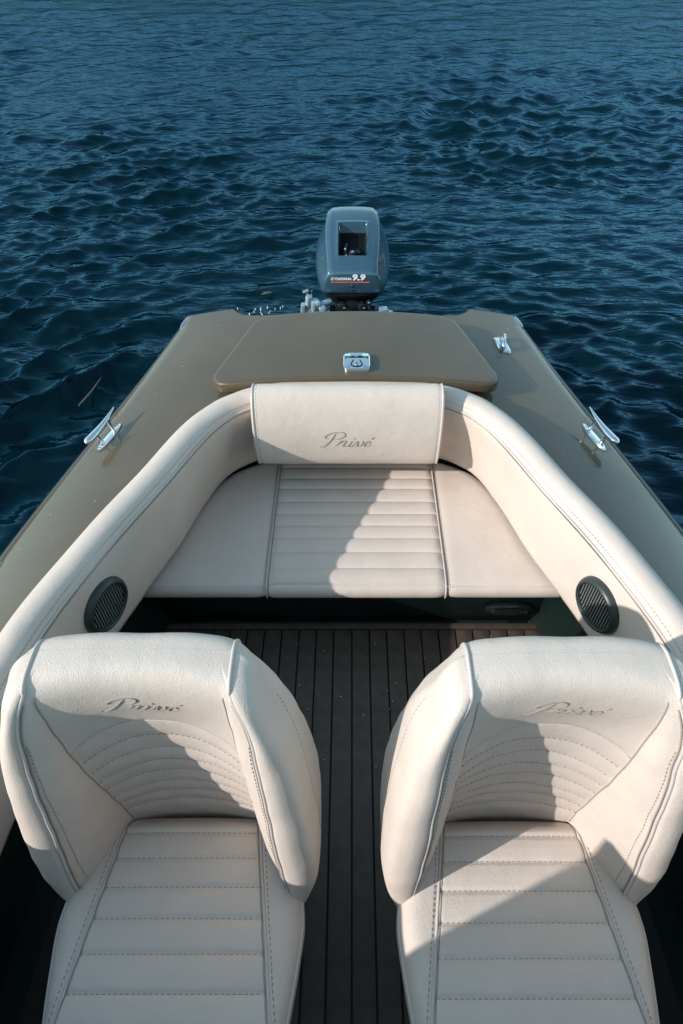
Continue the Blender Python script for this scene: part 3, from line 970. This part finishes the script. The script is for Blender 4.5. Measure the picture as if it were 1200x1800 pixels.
def chair_section(z):
    hb, ys, hp, yp, ho, yb = (float(F(z)) for F in (F_hb, F_ys, F_hp, F_yp, F_ho, F_yb))
    a = [(x, inner_y(x, z)) for x in np.linspace(0, hb, 26)]
    n2 = 14
    b = []
    for f in np.linspace(0, 1, n2)[1:]:
        bul = .007 * math.sin(math.pi * f) * min(1, max(0, (ys - yp - .008) / .03))
        b.append((hb + (hp - hb) * f - bul, ys + (yp - ys) * f - bul * .5))
    w_ = ho - hp
    c = crom([(hp, yp), (hp + .14 * w_, yp - .007), (hp + .48 * w_, yp - .009), (hp + .84 * w_, yp + .002), (ho - .001, yp + .028), (ho + .001, yp + .075 if yp + .075 < yb - .06 else yb - .06), (ho - .006, yb - .045), (ho - .035, yb - .010), (ho * .5, yb), (0, yb)], 60)[1:]
    return a + b + [tuple(q) for q in c]

def build_chair_meshes():
    zs = np.concatenate([np.linspace(.345, .40, 8)[:-1], np.linspace(.40, .76, 130), np.linspace(.763, .880, 26)])
    rings = []
    def full(half, z): return [(x, y, z) for x, y in half] + [(-x, y, z) for x, y in half[-2:0:-1]]
    s0 = chair_section(.345); cyb = .40
    for k, z in ((.90, .331), (.97, .335)):
        rings.append([(x * k, .38 + (y - .38) * k, z) for x, y, _ in full(s0, .345)])
    for z in zs: rings.append(full(chair_section(float(z)), float(z)))
    # rolled top
    ym = .442; kroll = len(rings)
    for a in np.linspace(0, 90, 18)[1:]:
        c_, s_ = math.cos(R(a)) ** .6, math.sin(R(a)) ** .85
        z = .880 + .042 * s_
        r_ = []
        for x, y in chair_section(z):
            k = 1 - .20 * (1 - c_)
            r_.append((x * k, ym + (y - ym) * max(c_, .002)))
        rings.append(full(r_, z))
    rings = [[(x, y, z - (.016 * (abs(x) / .2) ** 2.5 * min(1, max(0, (z - .80) / .08)))) for x, y, z in r_] for r_ in rings]
    rings = [[(x + uneven(x, y, z) * .6, y + uneven(y, x, z), z) for x, y, z in r_] for r_ in rings]
    mb = MB(); mb.loft(rings, True, True, False)
    back = mk_mesh('backrest', mb.v, mb.f, LEATHER, True, None, None)
    out = {'backrest': [back]}
    pip = []; seam = []; st = MB()
    zz = np.linspace(.37, .905, 60)
    nr = len(rings[0]); I1, I2 = 25, 38
    def trace(i, s, k0, k1, off=(0, 0)):
        return [(r_[i if s > 0 else nr - i][0] + s * off[0], r_[i if s > 0 else nr - i][1] + off[1], r_[i if s > 0 else nr - i][2]) for r_ in rings[k0:k1]]
    kj = kroll + 7
    for s in (-1, 1):
        m = MB(); m.tube(trace(I2, s, 5, kj, (0, -.0012))[::2], .0029, 8)
        pip.append(mk_mesh('piping', m.v, m.f, LEATHER_SEAM))
        m = MB(); m.tube(trace(I1, s, 10, kroll + 4)[::2], .0015, 6)
        seam.append(mk_mesh('seam', m.v, m.f, THREAD))
        m = MB(); m.tube(trace(I2, s, 5, kj - 4, (-.0045, .0012))[::2], .0013, 6)
        seam.append(mk_mesh('seam', m.v, m.f, THREAD))
        dashes(st, trace(I2 - 2, s, 8, kroll - 14, (-.0, -.0004)), .005, .004, .0008)
        dashes(st, trace(I2 + 24, s, 12, kroll - 6, (0, -.0004)), .005, .0045, .0007)
        # seam over the top of the head roll
        xj = trace(I2, s, kj - 1, kj)[0]; pts = []
        for r_ in rings[kj - 2:]:
            hf = np.array(r_[:nr // 2 + 1]); im = int(hf[:, 0].argmax())
            pts.append((s * abs(xj[0]), float(np.interp(abs(xj[0]), hf[:im + 1, 0], hf[:im + 1, 1])) - .0006, float(np.interp(abs(xj[0]), hf[:im + 1, 0], hf[:im + 1, 2])) + .0008))
        for r_ in rings[:kj - 8:-1]:
            hf = np.array(r_[:nr // 2 + 1]); im = int(hf[:, 0].argmax()); rr = hf[im:][::-1]
            pts.append((s * abs(xj[0]), float(np.interp(abs(xj[0]), rr[:, 0], rr[:, 1])) + .0006, float(np.interp(abs(xj[0]), rr[:, 0], rr[:, 2])) + .0008))
        m = MB(); m.tube(pts, .0027, 8); pip.append(mk_mesh('piping', m.v, m.f, LEATHER_SEAM))
    for z0 in ARCS[1:]:
        xs = np.linspace(-.122, .122, 40)
        dashes(st, [(x, face_y(x, arc_z(z0, x)) - .0006, arc_z(z0, x)) for x in xs], .005, .004, .0009)
    m = MB(); xs = np.linspace(-.128, .128, 40)
    m.tube([(x, face_y(x, arc_z(ARCS[0], x)) + .0002, arc_z(ARCS[0], x)) for x in xs], .0016, 6)
    seam.append(mk_mesh('seam', m.v, m.f, LEATHER_SEAM))
    out['piping'] = pip; out['seam'] = seam
    def ls(u, v):
        x = -.052 + u * .100; z = .832 + v * .042
        return (x, face_y(x, z) - .0004, z)
    m = logo_mesh(ls, .0013, slant=.16)
    out['script_logo'] = [mk_mesh('script_logo', m.v, m.f, SCRIPT_SHADE)]
    # cushion
    W = pl([-.13, -.122, -.10, -.06, 0, .076, .15, .221, .272, .33, .375, .41], [.02, .085, .130, .160, .180, .196, .208, .2145, .206, .175, .150, .135])
    lines = [float(q) for q in (.352, .310, .264, .217, .167, .115, .062, .008)]
    ysn = np.concatenate([np.linspace(-.13, -.09, 16), np.linspace(-.088, .388, 170)])
    rings = []
    def top(x, y, w):
        f = abs(x) / w; f0 = .80
        z = .414 + .006 * (1 - f * f)
        if f > f0: z -= .050 * (1 - math.sqrt(max(0, 1 - ((f - f0) / (1 - f0)) ** 2.4)))
        if y < -.06: z -= .055 * (1 - math.sqrt(max(0, 1 - ((-.06 - y) / .071) ** 2)))
        z -= .02 * max(0, (.0 - y) / .13) ** 2
        g = min(abs(y - l) for l in lines); xp = .124 + (.375 - y) * .153
        if abs(x) < xp: z -= .0032 * math.exp(-(g / .004) ** 2) - .0018 * min(1, g / .02)
        z -= .003 * math.exp(-((abs(x) - xp) / .004) ** 2)
        z -= .034 * max(0, (y - .352) / .034) ** 2
        return z
    fs = np.sin(np.linspace(-math.pi / 2, math.pi / 2, 91)) * .35 + np.linspace(-1, 1, 91) * .65
    for y in ysn:
        w = float(W(y)); row = []
        for f in fs: row.append((f * w, y, top(f * w, y, w)))
        zb = .345
        row = [(-w * .96, y, zb)] + [(-w * 1.0, y, (zb + row[0][2]) / 2)] + row + [(w * 1.0, y, (zb + row[-1][2]) / 2)] + [(w * .96, y, zb)]
        rings.append(row)
    mb = MB(); mb.loft(rings, closed=True, cap0=True, cap1=True)
    out['cushion'] = [mk_mesh('cushion', mb.v, mb.f, LEATHER, True, None, None)]
    yy = np.linspace(-.05, .372, 60)
    for s in (-1, 1):
        m = MB(); m.tube([(s * (.124 + (.375 - y) * .153), y, top(s * (.124 + (.375 - y) * .153), y, float(W(y))) + .001) for y in yy], .0029, 8)
        out['piping'].append(mk_mesh('piping', m.v, m.f, LEATHER_SEAM))
        m = MB(); m.tube([(s * (.1195 + (.375 - y) * .153), y, top(s * (.1195 + (.375 - y) * .153), y, float(W(y))) + .0002) for y in yy], .0013, 6)
        out['seam'].append(mk_mesh('seam', m.v, m.f, THREAD))
        dashes(st, [(s * (.132 + (.375 - y) * .153), y, top(s * (.132 + (.375 - y) * .153), y, float(W(y))) + .0003) for y in yy], .005, .004, .0008)
        m = MB(); m.tube([(s * float(W(y)) * .985, y, top(float(W(y)) * .985, y, float(W(y)))) for y in np.linspace(-.09, .26, 40)], .0030, 8)
        out['piping'].append(mk_mesh('piping', m.v, m.f, LEATHER_SEAM))
    for l in lines:
        xp = .119 + (.375 - l) * .153
        dashes(st, [(x, l, top(x, l, float(W(l))) + .0004) for x in np.linspace(-xp, xp, 30)], .0055, .004, .0007)
    out['stitching'] = [mk_mesh('stitching', st.v, st.f, THREAD)]
    m = MB()
    m.box((0, .16, .325), (.36, .46, .04), .012); m.box((0, .46, .36), (.30, .03, .12), .008)
    out['seat_pan'] = [mk_mesh('seat_pan', m.v, m.f, LINER, True, None, 40)]
    m = MB(); m.cyl((0, .17, .02), (0, 0, 1), .045, .30, 24); m.cyl((0, .17, .018), (0, 0, 1), .13, .014, 32, .004)
    out['pedestal'] = [mk_mesh('pedestal', m.v, m.f, STEEL, True, None, 40)]
    return out
CH = build_chair_meshes()
def place_chair(x, y, rz, label):
    r = empty('bucket_chair', (x, y, 0)); r.rotation_euler.z = rz
    tag(r, label, 'chair', 'cream bucket chairs in the cockpit')
    for nm, ms in CH.items():
        for me in ms:
            o = obj(nm, me, r)
            if nm == 'stitching': o['kind'] = 'stuff'
    return r
place_chair(-.297, -.010, 0, 'cream vinyl bucket chair with script on its back, left of the aisle')
place_chair(.293, -.016, 0, 'cream vinyl bucket chair right of the aisle, sunlit band across its seat')

# ------------------------------------------------------------------ outboard motor
def text_mesh(body, size, shear=0.0, sx=1.0, bold=0.0):
    cu = bpy.data.curves.new('t', 'FONT'); cu.body = body; cu.size = size; cu.shear = shear; cu.offset = bold; cu.extrude = .0006
    cu.resolution_u = 3
    o = bpy.data.objects.new('t', cu); C.objects.link(o)
    bpy.context.view_layer.update()
    dg = bpy.context.evaluated_depsgraph_get()
    me = bpy.data.meshes.new_from_object(o.evaluated_get(dg))
    v = np.array([q.co[:] for q in me.vertices]); f = [tuple(p.vertices) for p in me.polygons]
    bpy.data.objects.remove(o); bpy.data.curves.remove(cu); bpy.data.meshes.remove(me)
    v[:, 0] *= sx
    v[:, 0] -= v[:, 0].min()
    return v, f

def build_motor():
    OX = .003
    root = empty('outboard_motor', (OX, 2.2, 0))
    tag(root, 'blue grey outboard motor with white 9.9 lettering clamped to the stern', 'outboard motor')
    INV = Matrix.Translation((-OX, -2.2, 0))
    def fin(mb, name, mt, sharp=40, parent=root, smooth=True):
        o = mb.build(name, mt, parent, smooth, sharp)
        o.matrix_parent_inverse = INV if parent is root else Matrix.Identity(4)
        return o
    # cowl: cross sections along y
    yk = [2.206, 2.210, 2.220, 2.25, 2.30, 2.38, 2.46, 2.52, 2.56, 2.585, 2.597]
    Wb = pl(yk, [.100, .109, .117, .127, .136, .143, .142, .134, .119, .096, .064])
    Wt = pl(yk, [.080, .087, .091, .093, .098, .103, .102, .097, .087, .069, .045])
    Zt = pl(yk, [.582, .592, .601, .618, .642, .672, .694, .700, .694, .675, .64])
    Zb = pl(yk, [.520, .513, .508, .506, .506, .506, .506, .508, .512, .52, .53])
    ys = np.concatenate([np.linspace(2.206, 2.23, 10)[:-1], np.linspace(2.23, 2.56, 110), np.linspace(2.56, 2.597, 10)[1:]])
    rings = []
    RX0, RX1, RY0, RY1 = -.048, .050, 2.272, 2.420
    for y in ys:
        wb, wt, zt, zb = float(Wb(y)), float(Wt(y)), float(Zt(y)), float(Zb(y)); h = zt - zb
        half = [(0, zt + .004), (wt * .5, zt + .003), (wt * .82, zt), (wt * .97, zt - .006), (wt + (wb - wt) * .22, zt - .035 * h / .17), (wb * .985, zb + h * .45), (wb, zb + h * .22), (wb * .97, zb + .006), (wb * .90, zb), (wb * .5, zb - .001), (0, zb - .001)]
        p = np.array(half)
        topseg = even(p[:4], 34); rest = crom([tuple(q) for q in p[3:]], 34)[1:]
        hh = np.concatenate([topseg, rest])
        ring = []
        pts = [(x, z) for x, z in hh] + [(-x, z) for x, z in hh[-2:0:-1]]
        for x, z in pts:
            if z > zt - .02:
                d = min(x - RX0, RX1 - x, (y - RY0) * .9, RY1 - y)
                k = max(0, min(1, (d + .004) / .009)); k = k * k * (3 - 2 * k)
                z -= .045 * k
                lip = math.exp(-((d + .006) / .006) ** 2) * .003
                z += lip
            ring.append((x + OX, y, z))
        rings.append(ring)
    mb = MB(); mb.loft(rings, True, True, True)
    # recess faces coloured near black, painting in the shade inside
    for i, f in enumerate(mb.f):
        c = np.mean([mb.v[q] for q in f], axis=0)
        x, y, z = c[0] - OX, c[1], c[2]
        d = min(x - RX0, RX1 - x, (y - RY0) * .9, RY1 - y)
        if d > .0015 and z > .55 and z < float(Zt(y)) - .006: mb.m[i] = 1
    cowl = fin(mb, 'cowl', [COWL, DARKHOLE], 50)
    def part(mb, name, mt, sharp=40): 
        o = mb.build(name, mt, cowl, True, sharp); return o
    # grip inside the recess
    m = MB()
    m.box((OX + .002, 2.335, .613), (.055, .05, .02), .006); m.cyl((OX - .004, 2.30, .608), (0, 0, 1), .013, .026, 16, .004)
    m.tube([(OX - .03, 2.30, .61), (OX - .028, 2.315, .635), (OX - .024, 2.34, .64), (OX - .02, 2.37, .625)], .007, 8)
    m.tube([(OX + .012, 2.298, .612), (OX + .036, 2.29, .618)], .005, 8)
    split(m, 'grip', BLACKMET, cowl)
    m = MB(); m.cyl((OX - .002, 2.292, .633), (0, -.4, 1), .006, .004, 12, .001); m.cyl((OX - .026, 2.296, .618), (0, -.4, 1), .004, .004, 12, .001); split(m, 'grip_screw', CHROME, cowl)
    # decals on the front face
    def flat(v, x0, z0, y): return [(OX + x0 + q[0], y - q[2], z0 + q[1]) for q in v]
    yf = 2.2045
    v, f = text_mesh('9.9', .031, .12, 1.3, .0012)
    m = MB(); m.add(flat(v, -.002, .5670, yf), f); m.build('number_decal', WHITE, cowl, False, None)
    v, f = text_mesh('YAMAHA', .0145, .0, 1.0, .0005)
    m = MB(); m.add(flat(v, -.066, .567, yf), f)
    m.loft([[(OX - .0735 + r_ * math.cos(a), yf - .0006, .572 + r_ * math.sin(a)) for a in np.linspace(0, 2 * math.pi, 20, endpoint=False)] for r_ in (.0062, .0048)], True)
    for a in (90, 210, 330): m.tube([(OX - .0735, yf - .0006, .572), (OX - .0735 + .0055 * math.cos(R(a)), yf - .0006, .572 + .0055 * math.sin(R(a)))], .0007, 4)
    m.build('name_decal', WHITE, cowl, False, None)
    m = MB(); m.box((OX - .008, yf, .5585), (.142, .0012, .0042)); m.build('red_stripe', RED, cowl, False, None)
    m = MB()
    for z in (.543, .526): m.cyl((OX - .004, yf + .001, z), (0, -1, 0), .0045, .003, 12, .001)
    split(m, 'screw', CHROME, cowl)
    # seal line and lower pan
    m = MB()
    rr = []
    for k, z in ((1.0, .508), (1.01, .500), (.99, .494), (.93, .470), (.80, .448), (.6, .44)):
        ring = []
        for a in np.linspace(0, 2 * math.pi, 56, endpoint=False):
            c_, s_ = math.cos(a), math.sin(a)
            x = math.copysign(abs(c_) ** .55, c_) * .133 * k; y = math.copysign(abs(s_) ** .55, s_) * .185 * k
            x *= 1 - .16 * max(0, -y / .185) ** 2
            ring.append((OX + x, 2.398 + y, z))
        rr.append(ring)
    m.loft(rr, True, True, True); fin(m, 'lower_pan', BLACKMET, 50)
    # clamp bracket, steering arm and other hardware under the cowl
    m = MB()
    for s in (-1, 1):
        m.box((OX + s * .075, 2.15, .40), (.022, .10, .14), .006)
        m.box((OX + s * .075, 2.04, .36), (.022, .02, .10), .005)
        m.cyl((OX + s * .075, 2.045, .33), (0, -1, 0), .010, .035, 12, .002)
    m.box((OX, 2.17, .42), (.17, .04, .05), .008)
    split(m, 'clamp_bracket', BLACKMET, root, fix=INV)
    m = MB()
    m.cyl((OX - .040, 2.19, .472), (0, -1, .2), .017, .03, 18, .004); m.cyl((OX + .034, 2.19, .472), (0, -1, .2), .017, .03, 18, .004)
    m.box((OX - .002, 2.185, .480), (.045, .03, .016), .004); m.tube([(OX + .060, 2.18, .50), (OX + .062, 2.165, .48), (OX + .060, 2.16, .44)], .006, 8)
    m.cyl((OX + .060, 2.175, .493), (0, -1, .3), .010, .012, 14, .003)
    m.tube([(OX - .058, 2.18, .47), (OX - .062, 2.15, .455), (OX - .05, 2.13, .44)], .007, 8)
    split(m, 'control_fitting', BLACKMET, root, fix=INV)
    m = MB()
    for q in ((-.033, 2.158, .478), (.042, 2.158, .478), (.060, 2.16, .499), (-.03, 2.14, .452), (.006, 2.13, .447), (-.012, 2.13, .447)): m.cyl((OX + q[0], q[1], q[2]), (0, -1, .4), .0042, .006, 10, .001)
    m.box((OX + .0, 2.128, .443), (.05, .012, .008), .002)
    split(m, 'bolt', CHROME, root, fix=INV)
    m = MB()  # pale steering bracket with cables at the left
    m.box((OX - .150, 2.165, .455), (.075, .035, .030), .007); m.box((OX - .185, 2.16, .47), (.018, .03, .05), .006)
    m.tube([(OX - .120, 2.17, .46), (OX - .05, 2.16, .452), (OX + .05, 2.16, .450), (OX + .11, 2.165, .452)], .011, 10)
    m.cyl((OX - .143, 2.165, .468), (.1, -.2, 1), .016, .045, 16, .004); m.cyl((OX - .128, 2.16, .500), (0, -1, .3), .011, .02, 14, .003)
    m.box((OX + .115, 2.16, .462), (.032, .03, .034), .004)
    m.box((OX + .092, 2.16, .448), (.03, .028, .018), .004)
    m.tube([(OX - .20, 2.15, .44), (OX - .195, 2.14, .425), (OX - .16, 2.135, .422)], .009, 8)
    m.box((OX - .172, 2.17, .452), (.05, .04, .055), .010); m.cyl((OX - .168, 2.165, .478), (.15, -.1, 1), .013, .05, 14, .003)
    m.tube([(OX - .13, 2.165, .485), (OX - .105, 2.17, .492), (OX - .085, 2.19, .49)], .012, 10)
    m.cyl((OX - .112, 2.16, .478), (0, -1, .4), .014, .02, 14, .003)
    m.box((OX + .138, 2.155, .45), (.03, .05, .022), .005)
    split(m, 'steering_bracket', PALEMET, root, fix=INV)
    m = MB()
    m.tube([(OX - .178, 2.16, .475), (OX - .172, 2.17, .505), (OX - .166, 2.175, .54)], .0045, 8); m.tube([(OX - .152, 2.16, .49), (OX - .150, 2.165, .545)], .0029, 8)
    m.tube([(OX - .185, 2.17, .538), (OX - .164, 2.175, .543)], .006, 8)
    m.tube([(OX - .164, 2.16, .484), (OX - .164, 2.162, .505), (OX - .140, 2.162, .506)], .003, 6)
    m.tube([(OX + .127, 2.16, .478), (OX + .14, 2.15, .47), (OX + .152, 2.13, .44), (OX + .156, 2.11, .41)], .0022, 6)
    split(m, 'cable', STEEL, root, fix=INV)
    # leg
    m = MB()
    def sect(z, w_, y0, y1): return [(OX + w_ * math.sin(a), (y0 + y1) / 2 - (y1 - y0) / 2 * math.cos(a), z) for a in np.linspace(0, 2 * math.pi, 28, endpoint=False)]
    m.loft([sect(.45, .085, 2.26, 2.50), sect(.36, .07, 2.27, 2.46), sect(.10, .05, 2.28, 2.42), sect(-.10, .045, 2.28, 2.42), sect(-.30, .04, 2.27, 2.42), sect(-.42, .038, 2.22, 2.48), sect(-.47, .03, 2.22, 2.48), sect(-.60, .008, 2.28, 2.42)], True, True, True)
    m.box((OX, 2.36, -.30), (.16, .30, .012), .004)
    split(m, 'leg', BLACKMET, root, sharp=50, fix=INV)
    m = MB()
    m.cyl((OX, 2.47, -.44), (0, 1, 0), .03, .08, 20, .01)
    for k in range(3):
        a0 = k * 2 * math.pi / 3; ring = []
        for r_, wd in ((.025, .35), (.06, .55), (.10, .55), (.115, .3)):
            ring.append([(OX + r_ * math.cos(a0 + q * wd), 2.51 + q * .03, -.44 + r_ * math.sin(a0 + q * wd)) for q in (-1, -.5, 0, .5, 1)])
        m.loft(ring, closed=False)
    split(m, 'propeller_blade', STEEL, root, sharp=50, fix=INV)
build_motor()

# ------------------------------------------------------------------ small floating things
def build_floaters():
    m = MB(); m.tube(crom([(0, 0, .012), (.05, .09, .014), (.09, .20, .011)], 10), [.003, .005, .005, .005, .0045, .004, .004, .003, .003, .002], 6)
    o = m.build('floating_reed', TWIG); o.location = (-1.19, 2.17, 0); o.rotation_euler.z = R(14)
    tag(o, 'thin dry reed stem floating left of the boat', 'reed')
    m = MB()
    pts = [(-.032, 0, .02), (-.012, .012, .024), (.014, .012, .024), (.034, .004, .02), (.014, -.008, .023), (-.012, -.008, .023)]
    m.add(pts + [(0, .002, .030)], [(0, 5, 6), (5, 4, 6), (4, 3, 6), (3, 2, 6), (2, 1, 6), (1, 0, 6)])
    o = m.build('floating_leaf', TWIG); o.location = (-.461, 3.154, 0); o.rotation_euler.z = R(20)
    tag(o, 'small pale leaf floating left of the motor', 'leaf')
build_floaters()

def build_foam():
    m = MB(); r2 = np.random.default_rng(21)
    for k in range(22):
        x = -.47 + r2.normal(0, .07); y = 2.97 + r2.normal(0, .035); a = abs(r2.normal(0, .0012)) + .0008
        o = [(x + a * r2.uniform(.7, 1.8) * math.cos(q), y + a * r2.uniform(.7, 1.6) * math.sin(q)) for q in np.linspace(0, 2 * math.pi, 7, endpoint=False)]
        m.loft([[(u, v, .004) for u, v in o], [(x + (u - x) * .6, y + (v - y) * .6, .014 + a * .3) for u, v in o]], True, False, True)
    o = m.build('foam', FOAM)
    tag(o, 'white flecks of foam on the water left of the motor', 'foam', kind='stuff')
build_foam()
